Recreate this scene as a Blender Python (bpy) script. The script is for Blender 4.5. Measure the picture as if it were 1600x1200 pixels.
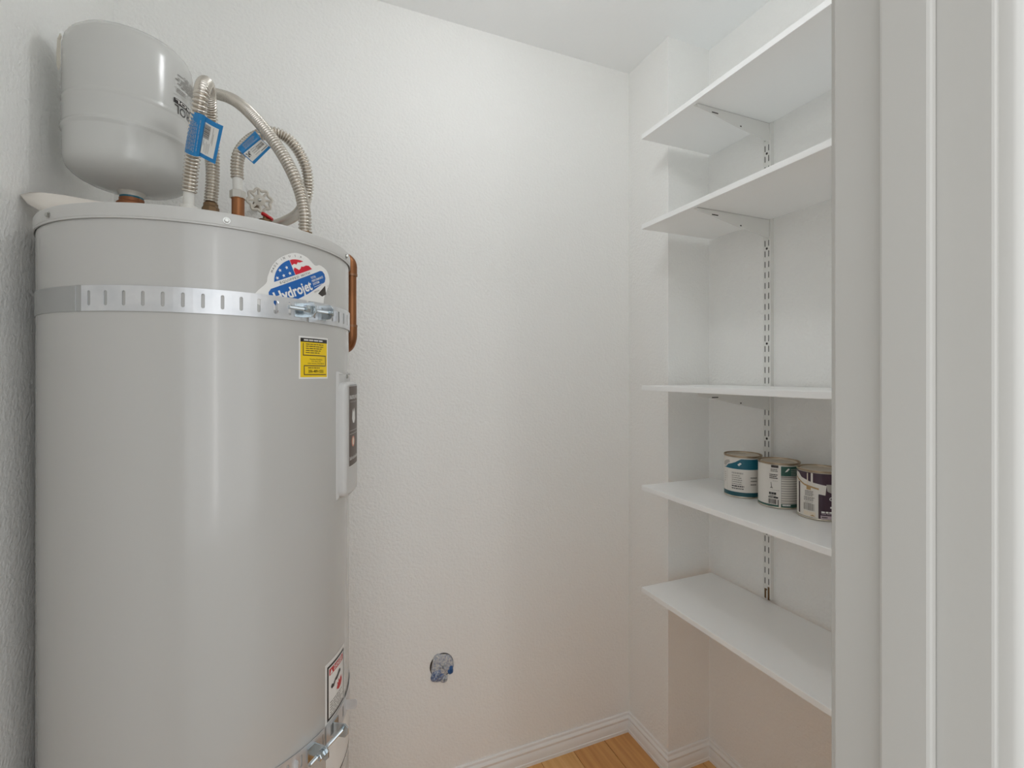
import bpy, bmesh, math, random
from mathutils import Vector, Matrix
random.seed(7)
PI = math.pi
sc = bpy.context.scene
COL = sc.collection
for o in list(bpy.data.objects):
    bpy.data.objects.remove(o)

# ------------------------------------------------------------------ camera, world, lights, exposure
YAW = math.radians(22.6); EYE = 1.328; FPX = 746.0; HORIZON = 585.0
cd = bpy.data.cameras.new('camera'); cam = bpy.data.objects.new('camera', cd); COL.objects.link(cam)
cam.location = (0, 0, EYE); cam.rotation_euler = (PI/2, 0, -YAW)
cd.sensor_width = 36; cd.lens = FPX/1600*36; cd.shift_y = -(600-HORIZON)/1600; cd.clip_start = 0.01
sc.camera = cam
sc.view_settings.view_transform = 'Standard'; sc.view_settings.look = 'None'
sc.view_settings.gamma = 1; sc.view_settings.use_curve_mapping = False
sc.view_settings.exposure = 0.07
sc.cycles.max_bounces = 16; sc.cycles.diffuse_bounces = 14; sc.cycles.glossy_bounces = 6
w = bpy.data.worlds.new('world'); sc.world = w; w.use_nodes = True
w.node_tree.nodes['Background'].inputs[0].default_value = (0.945, 0.97, 0.99, 1)
w.node_tree.nodes['Background'].inputs[1].default_value = 1.17
LAMP_POS = (0.44, 0.83); LAMP_EMIT = 38.5            # bulb under the closet ceiling
HALL_POWER = 4.5                                     # fill light added in the hall, behind the camera
hl = bpy.data.lights.new('hall_fill', 'AREA'); hl.shape = 'DISK'; hl.size = 0.5; hl.energy = HALL_POWER
hl.color = (0.98, 0.99, 1)
hlo = bpy.data.objects.new('hall_fill', hl); COL.objects.link(hlo); hlo.location = (0.25, -0.75, 2.38)
wl = bpy.data.lights.new('hall_streak_light', 'AREA'); wl.shape = 'RECTANGLE'; wl.size = 0.11; wl.size_y = 1.9; wl.energy = 2.6     # added strip light behind the camera, for the streak on the heater
wlo = bpy.data.objects.new('hall_streak_light', wl); COL.objects.link(wlo); wlo.location = (0.29, -1.6, 1.2); wlo.rotation_euler = (PI/2, 0, 0)

# ------------------------------------------------------------------ materials
def mat(name, col, rough=0.5, metal=0.0, spec=0.5, bump=None, var=None, emit=None, coat=0):
    m = bpy.data.materials.new(name); m.use_nodes = True
    nt = m.node_tree; b = nt.nodes['Principled BSDF']
    def s2l(c): return tuple(((x/12.92) if x <= .04045 else ((x+.055)/1.055)**2.4) for x in c)
    c = s2l([x/255 for x in col]) + (1,)
    b.inputs['Base Color'].default_value = c
    b.inputs['Roughness'].default_value = rough; b.inputs['Metallic'].default_value = metal
    b.inputs['Specular IOR Level'].default_value = spec
    if coat:
        b.inputs['Coat Weight'].default_value = coat; b.inputs['Coat Roughness'].default_value = 0.12
    tc = nt.nodes.new('ShaderNodeTexCoord')
    if bump:                                # list of (scale, strength, distance)
        prev = None
        for sc_, st, di in bump:
            n = nt.nodes.new('ShaderNodeTexNoise'); n.inputs['Scale'].default_value = sc_; n.inputs['Detail'].default_value = 3
            nt.links.new(tc.outputs['Object'], n.inputs['Vector'])
            bp = nt.nodes.new('ShaderNodeBump'); bp.inputs['Strength'].default_value = st; bp.inputs['Distance'].default_value = di
            nt.links.new(n.outputs['Fac'], bp.inputs['Height'])
            if prev: nt.links.new(prev.outputs['Normal'], bp.inputs['Normal'])
            prev = bp
        nt.links.new(prev.outputs['Normal'], b.inputs['Normal'])
    if var:                                 # (scale, colour, amount, stretch)
        sc_, c2, am, stv = var
        mp = nt.nodes.new('ShaderNodeMapping'); mp.inputs['Scale'].default_value = stv
        nt.links.new(tc.outputs['Object'], mp.inputs['Vector'])
        n = nt.nodes.new('ShaderNodeTexNoise'); n.inputs['Scale'].default_value = sc_; n.inputs['Detail'].default_value = 5
        nt.links.new(mp.outputs['Vector'], n.inputs['Vector'])
        r = nt.nodes.new('ShaderNodeMapRange'); r.inputs[1].default_value = .35; r.inputs[2].default_value = .7; r.inputs[4].default_value = am
        nt.links.new(n.outputs['Fac'], r.inputs[0])
        mx = nt.nodes.new('ShaderNodeMix'); mx.data_type = 'RGBA'
        mx.inputs[6].default_value = c; mx.inputs[7].default_value = s2l([x/255 for x in c2]) + (1,)
        nt.links.new(r.outputs[0], mx.inputs[0]); nt.links.new(mx.outputs[2], b.inputs['Base Color'])
    if emit:
        b.inputs['Emission Color'].default_value = (.95, .97, .985, 1); b.inputs['Emission Strength'].default_value = emit
    return m

M = {}
M['wall'] = mat('wall_paint', (241, 241, 239), .55, spec=.3, bump=[(135, .75, .003), (45, .3, .002)])
M['ceil'] = mat('ceiling_paint', (248, 250, 251), .7, spec=.2, bump=[(120, .25, .002)])
M['trim'] = mat('trim_gloss_paint', (238, 238, 237), .35, bump=[(60, .04, .001)])
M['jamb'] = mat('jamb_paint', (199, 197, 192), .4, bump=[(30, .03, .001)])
M['shelf'] = mat('shelf_melamine', (246, 247, 247), .32)
M['white_steel'] = mat('white_powder_coat', (230, 230, 227), .4)
M['channel'] = mat('dark_steel_and_slot_shade', (52, 47, 42), .7)  # steel of the base ring, also painted shade inside slots
M['jacket'] = mat('heater_enamel', (190, 189, 186), .24, spec=.5, coat=.55, bump=[(6, .03, .006)])
M['lid'] = mat('heater_lid_enamel', (196, 195, 192), .3, spec=.5)
M['coverplastic'] = mat('cover_plastic', (200, 199, 197), .35)
M['tank'] = mat('tank_enamel', (201, 201, 198), .2, spec=.5)
M['zinc'] = mat('galvanised_steel', (226, 227, 229), .36, metal=.65, var=(30, (206, 209, 213), .8, (1, 1, 1)))
M['zinc_dull'] = mat('dull_galvanised_steel', (178, 179, 178), .5, metal=.4)
M['bolt'] = mat('zinc_plated_bolt', (205, 212, 216), .22, metal=1)
M['screw'] = mat('screw_steel', (190, 190, 186), .25, metal=1)
M['hose'] = mat('tinned_corrugated_copper', (216, 210, 201), .27, metal=.93)
M['sleeve'] = mat('white_nipple_liner', (214, 212, 206), .3)
M['copper'] = mat('copper_pipe', (158, 106, 68), .45, metal=.7, var=(40, (112, 72, 46), .8, (1, 1, .3)))
M['solder'] = mat('soldered_copper', (150, 112, 86), .4, metal=.8)
M['brass'] = mat('tarnished_brass', (128, 104, 78), .45, metal=.8)
M['bronze_nut'] = mat('bronze_nut', (150, 96, 62), .5, metal=.5)
M['nut_white'] = mat('chalky_union_nut', (196, 192, 184), .5, metal=.2)
M['handwheel'] = mat('white_cast_handwheel', (214, 208, 198), .5, bump=[(300, .1, .001)])
M['red'] = mat('red_lever_vinyl', (190, 22, 28), .35)
M['plastic'] = mat('white_plastic_sheet', (226, 220, 212), .5, bump=[(25, .15, .004)])
M['tape'] = mat('masking_tape', (216, 210, 198), .7)
M['blue_tape'] = mat('blue_tape', (60, 104, 160), .6)
M['plug'] = mat('crumpled_white_wad', (216, 214, 208), .6, var=(190, (120, 136, 168), .9, (1, 1, 1)), bump=[(160, 1, .005)])
M['plug_blue'] = mat('crumpled_blue_wad', (52, 88, 146), .5, var=(170, (206, 212, 220), .9, (1, 1, 1)), bump=[(160, 1, .005)])
M['can_steel'] = mat('tinplate', (206, 198, 184), .28, metal=.95)
M['can_edge'] = mat('tinplate_rim', (170, 152, 130), .35, metal=.95)
M['bulb'] = mat('bulb_glass', (255, 250, 240), .3, emit=LAMP_EMIT)
M['porcelain'] = mat('porcelain', (235, 233, 228), .2)
def oak(name, a, b): return mat(name, a, .33, spec=.5, var=(7, b, .9, (9, .55, 9)), bump=[(60, .03, .001)])
OAK = [oak('oak_plank_a', (224, 174, 112), (206, 148, 86)), oak('oak_plank_b', (214, 160, 98), (192, 134, 76)), oak('oak_plank_c', (228, 182, 122), (210, 158, 94))]
M['added_carpet'] = mat('added_neutral_carpet', (186, 182, 176), .95, spec=.1, bump=[(400, .6, .004)])  # made-up carpet, neutral so the hall floor bounces no oak tint
M['gap'] = mat('floor_underlay', (70, 44, 24), .8)
def ink(n, c, r=.4): M[n] = mat('print_' + n, c, r); return M[n]
for n, c in dict(white=(232, 231, 228), paper=(222, 220, 214), black=(34, 30, 29), dark=(60, 54, 50), grey=(128, 124, 118), lgrey=(176, 172, 166),
                 yellow=(240, 204, 22), blue=(22, 96, 172), tagblue=(30, 124, 184), red_ink=(206, 30, 52), danger=(196, 44, 48), brown=(82, 66, 56),
                 teal=(14, 98, 118), deepteal=(28, 86, 96), green=(50, 92, 82), purple=(62, 38, 54), maroon=(60, 36, 40), lilac=(196, 178, 188),
                 orange=(204, 126, 100), tan=(178, 146, 100), cream=(226, 214, 196), label=(224, 219, 212)).items(): ink(n, c)

# ------------------------------------------------------------------ mesh helpers
ORG = {}
class MB:
    def __init__(s): s.v = []; s.f = []; s.m = []
    def add(s, vs, fs, mi=0):
        k = len(s.v); s.v += [tuple(v) for v in vs]
        for f in fs: s.f.append(tuple(i+k for i in f)); s.m.append(mi)
    def box(s, x0, x1, y0, y1, z0, z1, mi=0):
        s.add([(x, y, z) for x in (x0, x1) for y in (y0, y1) for z in (z0, z1)],
              [(0, 1, 3, 2), (4, 6, 7, 5), (0, 4, 5, 1), (2, 3, 7, 6), (0, 2, 6, 4), (1, 5, 7, 3)], mi)
    def rbox(s, c, sx, sy, sz, rot, mi=0):      # rotated box: rot is a 3x3 matrix
        c = Vector(c); vs = []
        for x in (-sx, sx):
            for y in (-sy, sy):
                for z in (-sz, sz): vs.append(c + rot @ Vector((x, y, z)))
        s.add(vs, [(0, 1, 3, 2), (4, 6, 7, 5), (0, 4, 5, 1), (2, 3, 7, 6), (0, 2, 6, 4), (1, 5, 7, 3)], mi)
    def lathe(s, prof, c=(0, 0, 0), n=48, rot=None, mi=0, caps=True):
        vs = []; fs = []; c = Vector(c)
        for r, z in prof:
            for i in range(n):
                a = 2*PI*i/n; p = Vector((r*math.cos(a), r*math.sin(a), z))
                vs.append(c + (rot @ p if rot else p))
        for j in range(len(prof)-1):
            for i in range(n):
                i2 = (i+1) % n; fs.append((j*n+i, j*n+i2, (j+1)*n+i2, (j+1)*n+i))
        if caps:
            fs.append(tuple(reversed(range(n)))); fs.append(tuple(range((len(prof)-1)*n, len(prof)*n)))
        s.add(vs, fs, mi)
    def prism(s, poly, z0, z1, fn=None, mi=0):  # polygon extruded; fn maps (x,y,z)
        n = len(poly); fn = fn or (lambda x, y, z: (x, y, z))
        vs = [fn(x, y, z0) for x, y in poly] + [fn(x, y, z1) for x, y in poly]
        s.add(vs, [tuple(reversed(range(n))), tuple(range(n, 2*n))] + [(i, (i+1) % n, n+(i+1) % n, n+i) for i in range(n)], mi)
    def tube(s, pts, rad, n=16, mi=0, caps=True):
        pts = [Vector(p) for p in pts]; N = len(pts)
        T = [(pts[min(i+1, N-1)]-pts[max(i-1, 0)]).normalized() for i in range(N)]
        up = Vector((0, 0, 1)) if abs(T[0].z) < .9 else Vector((1, 0, 0))
        nrm = (up - T[0]*up.dot(T[0])).normalized(); vs = []; fs = []
        for i in range(N):
            nrm = (nrm - T[i]*nrm.dot(T[i])).normalized(); bn = T[i].cross(nrm)
            r = rad(i) if callable(rad) else rad
            for k in range(n):
                a = 2*PI*k/n; vs.append(pts[i] + nrm*(r*math.cos(a)) + bn*(r*math.sin(a)))
        for i in range(N-1):
            for k in range(n):
                k2 = (k+1) % n; fs.append((i*n+k, i*n+k2, (i+1)*n+k2, (i+1)*n+k))
        if caps: fs.append(tuple(reversed(range(n)))); fs.append(tuple(range((N-1)*n, N*n)))
        s.add(vs, fs, mi)
    def build(s, name, mats, parent=None, origin=None, smooth=False, bevel=0, auto=40):
        if origin is None: origin = ORG.get(parent.name, Vector((0, 0, 0))) if parent else Vector((0, 0, 0))
        origin = Vector(origin)
        me = bpy.data.meshes.new(name)
        me.from_pydata([tuple(Vector(v)-origin) for v in s.v], [], s.f)
        if not isinstance(mats, (list, tuple)): mats = [mats]
        for m in mats: me.materials.append(m)
        me.polygons.foreach_set('material_index', s.m)
        bm = bmesh.new(); bm.from_mesh(me)
        bmesh.ops.recalc_face_normals(bm, faces=bm.faces)
        bm.to_mesh(me); bm.free()
        if smooth:
            me.polygons.foreach_set('use_smooth', [True]*len(me.polygons))
            me.set_sharp_from_angle(angle=math.radians(auto))
        o = bpy.data.objects.new(name, me); COL.objects.link(o)
        if parent: o.parent = parent
        else: o.location = origin
        ORG[o.name] = origin
        if bevel:
            b = o.modifiers.new('bevel', 'BEVEL'); b.width = bevel; b.segments = 2; b.limit_method = 'ANGLE'
        return o
def tag(o, label=None, cat=None, group=None, kind=None):
    for k, v in (('label', label), ('category', cat), ('group', group), ('kind', kind)):
        if v: o[k] = v
    return o
def empty(name, loc, label=None, cat=None, group=None, kind=None):
    o = bpy.data.objects.new(name, None); COL.objects.link(o); o.location = loc; o.empty_display_size = .05
    ORG[o.name] = Vector(loc)
    return tag(o, label, cat, group, kind)
def spline(pts, step=.002):
    pts = [Vector(p) for p in pts]; P = [2*pts[0]-pts[1]] + pts + [2*pts[-1]-pts[-2]]; raw = []
    for i in range(1, len(P)-2):
        for k in range(40):
            t = k/40
            raw.append(.5*((2*P[i]) + (P[i+1]-P[i-1])*t + (2*P[i-1]-5*P[i]+4*P[i+1]-P[i+2])*t*t + (3*P[i]-P[i-1]-3*P[i+1]+P[i+2])*t**3))
    raw.append(pts[-1]); out = [raw[0]]; acc = 0
    for a, b in zip(raw, raw[1:]):
        L = (b-a).length; d = step-acc
        while d <= L: out.append(a+(b-a)*(d/L)); d += step
        acc = L-(d-step)
    return out

# flat print on any surface: S(u, v, lift) -> point; u, v in metres
def textmesh(body, bold=0.0, res=2, spacing=1.0):
    cu = bpy.data.curves.new('t', 'FONT'); cu.body = body; cu.size = 1; cu.resolution_u = res; cu.offset = bold; cu.space_character = spacing
    cu.fill_mode = 'FRONT'; cu.dimensions = '2D'
    ob = bpy.data.objects.new('t', cu); COL.objects.link(ob)
    dg = bpy.context.evaluated_depsgraph_get(); dg.update()
    me = ob.evaluated_get(dg).to_mesh()
    vs = [(v.co.x, v.co.y) for v in me.vertices]; fs = [tuple(p.vertices) for p in me.polygons]
    ob.evaluated_get(dg).to_mesh_clear(); bpy.data.objects.remove(ob); bpy.data.curves.remove(cu)
    return vs, fs
class Print:
    def __init__(s, S): s.S = S; s.mb = MB(); s.mats = []; s.k = 0
    def mi(s, m):
        if M[m] not in s.mats: s.mats.append(M[m])
        return s.mats.index(M[m])
    def poly(s, pts, m, lift=.0002):
        s.mb.add([s.S(u, v, lift) for u, v in pts], [tuple(range(len(pts)))], s.mi(m))
    def rect(s, u0, v0, u1, v1, m, lift=.0002, nu=None, nv=1, rot=None):
        nu = nu or max(1, int(abs(u1-u0)/.008)); g = []
        for j in range(nv+1):
            for i in range(nu+1):
                u = u0+(u1-u0)*i/nu; v = v0+(v1-v0)*j/nv
                if rot: (cu, cv, a) = rot; du, dv = u-cu, v-cv; u, v = cu+du*math.cos(a)-dv*math.sin(a), cv+du*math.sin(a)+dv*math.cos(a)
                g.append(s.S(u, v, lift))
        s.mb.add(g, [(j*(nu+1)+i, j*(nu+1)+i+1, (j+1)*(nu+1)+i+1, (j+1)*(nu+1)+i) for j in range(nv) for i in range(nu)], s.mi(m))
    def fill(s, pts, m, lift=.0002, step=.01):   # polygon cut into vertical slices so that it follows a curve
        us = [p[0] for p in pts]; u0, u1 = min(us), max(us); n = max(1, int((u1-u0)/step)); mi = s.mi(m)
        bm = bmesh.new(); vs = [bm.verts.new((u, v, 0)) for u, v in pts]; bm.faces.new(vs)
        bmesh.ops.triangulate(bm, faces=bm.faces[:])
        for i in range(1, n):
            g = bm.verts[:] + bm.edges[:] + bm.faces[:]
            bmesh.ops.bisect_plane(bm, geom=g, plane_co=(u0+(u1-u0)*i/n, 0, 0), plane_no=(1, 0, 0))
        bm.verts.index_update()
        s.mb.add([s.S(v.co.x, v.co.y, lift) for v in bm.verts], [tuple(x.index for x in f.verts) for f in bm.faces], mi); bm.free()
    def text(s, body, u, v, w, h, m, lift=.0004, ang=0, bold=0.0, align='l', spacing=1.0, res=2):
        vs, fs = textmesh(body, bold, res, spacing)
        if not vs: return
        x0 = min(p[0] for p in vs); x1 = max(p[0] for p in vs)
        cap = .69; sx = w/(x1-x0) if w else h/cap; sy = h/cap
        W = (x1-x0)*sx; du = 0 if align == 'l' else (-W/2 if align == 'c' else -W)
        ca, sa = math.cos(ang), math.sin(ang); out = []
        for x, y in vs:
            a = (x-x0)*sx+du; b = y*sy; out.append(s.S(u+a*ca-b*sa, v+a*sa+b*ca, lift))
        s.mb.add(out, fs, s.mi(m))
    def lines(s, u, v, w, n, pitch, th, m, lift=.0004, seed=1):    # rows of print too fine to read in the photograph
        r = random.Random(seed)
        for i in range(n):
            x = u; end = u + w*r.uniform(.72, 1)
            while x < end:
                L = min(r.uniform(.08, .22)*w, end-x); s.rect(x, v-i*pitch-th, x+L, v-i*pitch, m, lift); x += L + .03*w
    def bars(s, u, v, w, h, m, n=22, lift=.0004, seed=3, vert=True):
        r = random.Random(seed); x = 0; ws = [(r.choice((1, 1, 2, 3)), r.choice((1, 1, 2))) for _ in range(n)]; tot = sum(a+b for a, b in ws)
        for a, b in ws:
            if vert: s.rect(u+w*x/tot, v, u+w*(x+a)/tot, v+h, m, lift)
            else: s.rect(u, v+h*x/tot, u+w, v+h*(x+a)/tot, m, lift)
            x += a+b
    def build(s, name, parent): return s.mb.build(name, s.mats, parent)

# ------------------------------------------------------------------ the setting
XL, XR, XA = -0.454, 1.079, 1.254       # left wall, right pier, back of the shelf alcove
YF0, YF1, YB, YP = 0.1995, 0.3225, 1.4646, 1.2535   # front wall (two faces), back wall, end of the pier
ZC = 2.44; FZ = 0.017                    # ceiling and floor heights
DL, DR, DH = -0.30, 0.49, 2.06          # door opening
def struct(o): return tag(o, kind='structure')
def slab(name, m, *b):
    k = MB(); k.box(*b); return struct(k.build(name, m))
slab('wall_left', M['wall'], XL-.1, XL, YF1, YB+.1, 0, ZC)
slab('wall_back', M['wall'], XL, XR+.3, YB, YB+.1, 0, ZC)
slab('wall_right', M['wall'], XR, XR+.3, YP, YB, 0, ZC)
slab('wall_alcove', M['wall'], XA, XA+.12, YF1, YP, 0, ZC)
k = MB(); k.box(-1.3, DL-.02, YF0, YF1, 0, ZC); k.box(DR+.02, 2.0, YF0, YF1, 0, ZC); k.box(DL-.02, DR+.02, YF0, YF1, DH+.02, ZC)
struct(k.build('wall_front', M['wall']))
k = MB(); k.box(-1.3, 2.0, -1.7, YB+.1, ZC, ZC+.08); struct(k.build('ceiling', M['ceil']))
k = MB(); k.box(-1.3, 2.0, -1.7, YB+.1, -.03, -.006); fl = struct(k.build('floor', M['gap'])); fl.location.z = FZ
PW = 0.1256; meshes = {}
def plank(x, y0, y1, mi):
    L = round(y1-y0, 3); key = (L, mi)
    if key not in meshes:
        b = MB(); g = .0007; e = .0012
        b.add([(g, g, -.006), (PW-g, g, -.006), (PW-g, L-g, -.006), (g, L-g, -.006), (g, g, -e), (PW-g, g, -e), (PW-g, L-g, -e), (g, L-g, -e),
               (g+e, g+e, 0), (PW-g-e, g+e, 0), (PW-g-e, L-g-e, 0), (g+e, L-g-e, 0)],
              [(0, 1, 5, 4), (1, 2, 6, 5), (2, 3, 7, 6), (3, 0, 4, 7), (4, 5, 9, 8), (5, 6, 10, 9), (6, 7, 11, 10), (7, 4, 8, 11), (8, 9, 10, 11)])
        o = b.build('plank', OAK[mi], fl); meshes[key] = o
    else:
        o = meshes[key].copy(); COL.objects.link(o); o.parent = fl
    o.location = (x, y0, 0)
cuts = [1.0, .62, 1.28, .8, 1.1, .7]
x0 = .8366 - PW*17
for i in range(27):
    x = x0+PW*i
    if x < -1.2 or x+PW > 1.95: continue
    c = [YF0+.03, YF0+.03+cuts[(i+2) % 6]*.6, YB+.05]
    if i == 17: c = [YF0+.03, .55, YB+.05]
    for j in range(2): plank(x, c[j], c[j+1], (i*2+j*1+(i//3)) % 3)
k = MB(); k.box(-1.3, 2.0, -1.7, YF0+.029, FZ-.006, FZ+.004); struct(k.build('floor_hall', M['added_carpet']))
# baseboards: one profile swept along the walls with mitred ends
BP = [(0, 0), (.0135, 0), (.0135, .012), (.0115, .014), (.0115, .030), (.0105, .040), (.0075, .047), (.0095, .052), (.0105, .058), (.0075, .064), (.005, .067), (.005, .076), (.003, .079), (0, .079)]
def base(name, a, b, n, ma, mb_):       # wall line a->b, n = inward normal, mitre slopes at both ends
    a = Vector((a[0], a[1], 0)); b = Vector((b[0], b[1], 0)); n = Vector((n[0], n[1], 0)); t = (b-a).normalized()
    k = MB(); vs = []
    for p, mit in ((a, ma), (b, mb_)):
        for d, z in BP: vs.append(p + n*d + t*(d*mit) + Vector((0, 0, FZ+z*.845)))
    N = len(BP); k.add(vs, [tuple(range(N)), tuple(reversed(range(N, 2*N)))] + [(i, (i+1) % N, N+(i+1) % N, N+i) for i in range(N)])
    return struct(k.build(name, M['trim'], smooth=True, auto=25))
base('baseboard_left', (XL, YF1), (XL, YB), (1, 0), 0, -1)
base('baseboard_back', (XL, YB), (XR, YB), (0, -1), 1, -1)
base('baseboard_right', (XR, YB), (XR, YP), (-1, 0), 1, 1)
base('baseboard_return', (XR, YP), (XA, YP), (0, -1), -1, -1)
base('baseboard_alcove', (XA, YP), (XA, YF1), (-1, 0), 1, 0)
# door opening: jambs, stops, casings
dr = empty('door_1', (DR, YF0, FZ), kind='structure')
for sgn, x in ((1, DR), (-1, DL)):
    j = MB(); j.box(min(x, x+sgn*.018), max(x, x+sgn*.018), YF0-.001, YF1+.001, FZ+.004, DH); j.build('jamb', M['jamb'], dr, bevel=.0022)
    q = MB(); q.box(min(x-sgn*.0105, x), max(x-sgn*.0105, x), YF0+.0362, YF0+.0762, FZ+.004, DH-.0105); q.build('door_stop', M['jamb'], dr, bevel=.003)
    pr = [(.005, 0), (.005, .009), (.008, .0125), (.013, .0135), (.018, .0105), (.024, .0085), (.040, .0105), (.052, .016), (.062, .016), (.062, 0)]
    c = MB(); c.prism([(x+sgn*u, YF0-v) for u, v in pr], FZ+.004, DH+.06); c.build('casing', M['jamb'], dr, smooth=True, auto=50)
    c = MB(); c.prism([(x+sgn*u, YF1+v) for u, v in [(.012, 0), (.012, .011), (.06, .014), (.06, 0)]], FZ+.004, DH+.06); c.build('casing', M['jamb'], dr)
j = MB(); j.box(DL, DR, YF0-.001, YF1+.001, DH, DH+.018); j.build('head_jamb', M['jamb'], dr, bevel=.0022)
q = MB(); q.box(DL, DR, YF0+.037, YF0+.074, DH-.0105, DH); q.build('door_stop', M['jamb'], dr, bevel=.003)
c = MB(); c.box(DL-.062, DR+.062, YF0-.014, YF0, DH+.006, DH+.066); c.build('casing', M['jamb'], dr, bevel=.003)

# ------------------------------------------------------------------ closet ceiling lamp (above the frame)
lp = empty('ceiling_light', (LAMP_POS[0], LAMP_POS[1], ZC), 'white porcelain ceiling lampholder with a round lit bulb', 'ceiling light')
k = MB(); k.lathe([(.055, ZC), (.055, ZC-.012), (.045, ZC-.02), (.03, ZC-.032), (.024, ZC-.085)], (LAMP_POS[0], LAMP_POS[1], 0), 32); k.build('lampholder', M['porcelain'], lp, smooth=True)
k = MB(); k.lathe([(.002, ZC-.175)] + [(.047*math.cos(a), ZC-.128+.047*math.sin(a)) for a in [(-80+i*10)*PI/180 for i in range(14)]] + [(.02, ZC-.08)], (LAMP_POS[0], LAMP_POS[1], 0), 32)
k.build('bulb', M['bulb'], lp, smooth=True)

# ------------------------------------------------------------------ water heater
HC = Vector((-.1837, 1.1193, 0)); HR = .256
def cyl(R, base=HC):
    def S(u, v, lift=0):
        a = u/HR; r = R+lift; return Vector((base.x+r*math.sin(a), base.y-r*math.cos(a), v))
    return S
def rad(theta, r, z): a = math.radians(theta); return Vector((HC.x+r*math.sin(a), HC.y-r*math.cos(a), z))
LZ0, LZ1 = 1.5595, 1.5835
wh = empty('water_heater', (HC.x, HC.y, FZ), 'tall grey enamel tank water heater in the left corner of the closet', 'water heater')
k = MB(); k.lathe([(.2, .04), (.253, .04), (.256, .05), (.256, LZ0+.006), (.25, LZ0+.008)], HC, 144); k.build('jacket', M['jacket'], wh, smooth=True)
k = MB(); k.lathe([(.15, FZ), (.235, FZ), (.235, .04), (.15, .04)], HC, 96); k.build('base_ring', M['channel'], wh, smooth=True)
k = MB(); k.lathe([(.2572, LZ0), (.2592, LZ0), (.2592, LZ0+.0025), (.2587, LZ0+.003), (.2592, LZ0+.0035), (.2592, LZ1-.004), (.2578, LZ1-.001), (.254, LZ1), (.02, LZ1), (.02, LZ1-.003), (.2572, LZ1-.003)], HC, 144, caps=False); k.build('lid', M['lid'], wh, smooth=True, auto=35)
for t in (-46.4, 12.9, 71.4, 131, 190, 250):
    k = MB(); p = rad(t, .2592, 1.570); rot = Matrix.Rotation(math.radians(t), 3, 'Z') @ Matrix.Rotation(PI/2, 3, 'X')
    k.lathe([(.0052, 0), (.0052, .0009)], p, 20, rot); k.lathe([(.0034, .0009), (.0036, .0030), (.003, .0038)], p, 6, rot)
    k.build('screw', M['screw'], wh)

# seal print: oval domed jet sticker
st = Print(cyl(HR)); D = lambda *p: [(x/1000, z/1000) for x, z in p]
def smoothpoly(pts, n=6):
    out = []; N = len(pts)
    for i in range(N):
        p0, p1, p2, p3 = [Vector(pts[(i+q) % N]) for q in (-1, 0, 1, 2)]
        for q in range(n):
            t = q/n; out.append(tuple(.5*((2*p1)+(p2-p0)*t+(2*p0-5*p1+4*p2-p3)*t*t+(3*p1-p0-3*p2+p3)*t**3)))
    return out
outl = smoothpoly(D((95, 1452), (101.3, 1464.3), (115, 1479.5), (117.8, 1491.6), (126, 1511.7), (140.1, 1527.5), (164.7, 1540), (188.9, 1537.9), (205, 1528.8), (211.5, 1527.2), (222.8, 1530), (242.3, 1522.7), (249.5, 1504), (238, 1481), (233, 1470), (230, 1452), (222, 1438), (160, 1434), (110, 1440)), 5)
st.fill(outl, 'white', .0003, .008)
sticker = st.build('sticker', wh); tag(sticker, 'dome shaped white, blue and red maker sticker')
st = Print(cyl(HR)); A26 = math.radians(25.6); ca, sa = math.cos(A26), math.sin(A26)
fc = Vector((.1650, 1.5010))            # middle of the flag's chord
def arcp(x0, x1, n, hh=26.5, half=41):   # points of the dome over the chord (mm, local frame)
    R_ = (half*half+hh*hh)/(2*hh); return [(x0+(x1-x0)*i/n, math.sqrt(max(0, R_*R_-(x0+(x1-x0)*i/n)**2))-(R_-hh)) for i in range(n+1)]
def loc(pts): return [(fc.x+(x*ca-y*sa)/1000, fc.y+(x*sa+y*ca)/1000) for x, y in pts]
st.fill(loc([(-41, 0)] + arcp(-41, 1, 14)[1:] + [(1, 0)]), 'blue', .0005, .008)
st.fill(loc([(1, 0)] + arcp(1, 41, 12) + [(41, 0)]), 'white', .0005, .008)
red1 = [(1.5, 17), (1.5, 26)] + arcp(2, 27, 8)[1:] + [(19, 17.5), (15, 19), (11, 16), (7, 18.5)]
red2 = [(1.5, 0), (1.5, 9), (5, 12.5), (9, 9), (12, 6), (16, 7.5), (19, 10.5), (23, 9.0), (30, 9.6), (35.5, 7.5), (40.5, 0.2)]
st.fill(loc(red1), 'red_ink', .0007, .008); st.fill(loc(red2), 'red_ink', .0007, .008)
for sx, sy in ((-33, 4.5), (-20.5, 5), (-8, 5.5), (-23, 15), (-9.5, 16)):
    pts = []
    for i in range(10):
        r = 3.4 if i % 2 == 0 else 1.4; a = PI/2+i*PI/5; pts.append((sx+r*math.cos(a), sy+r*math.sin(a)))
    st.poly(loc(pts), 'white', .0008)
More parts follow.
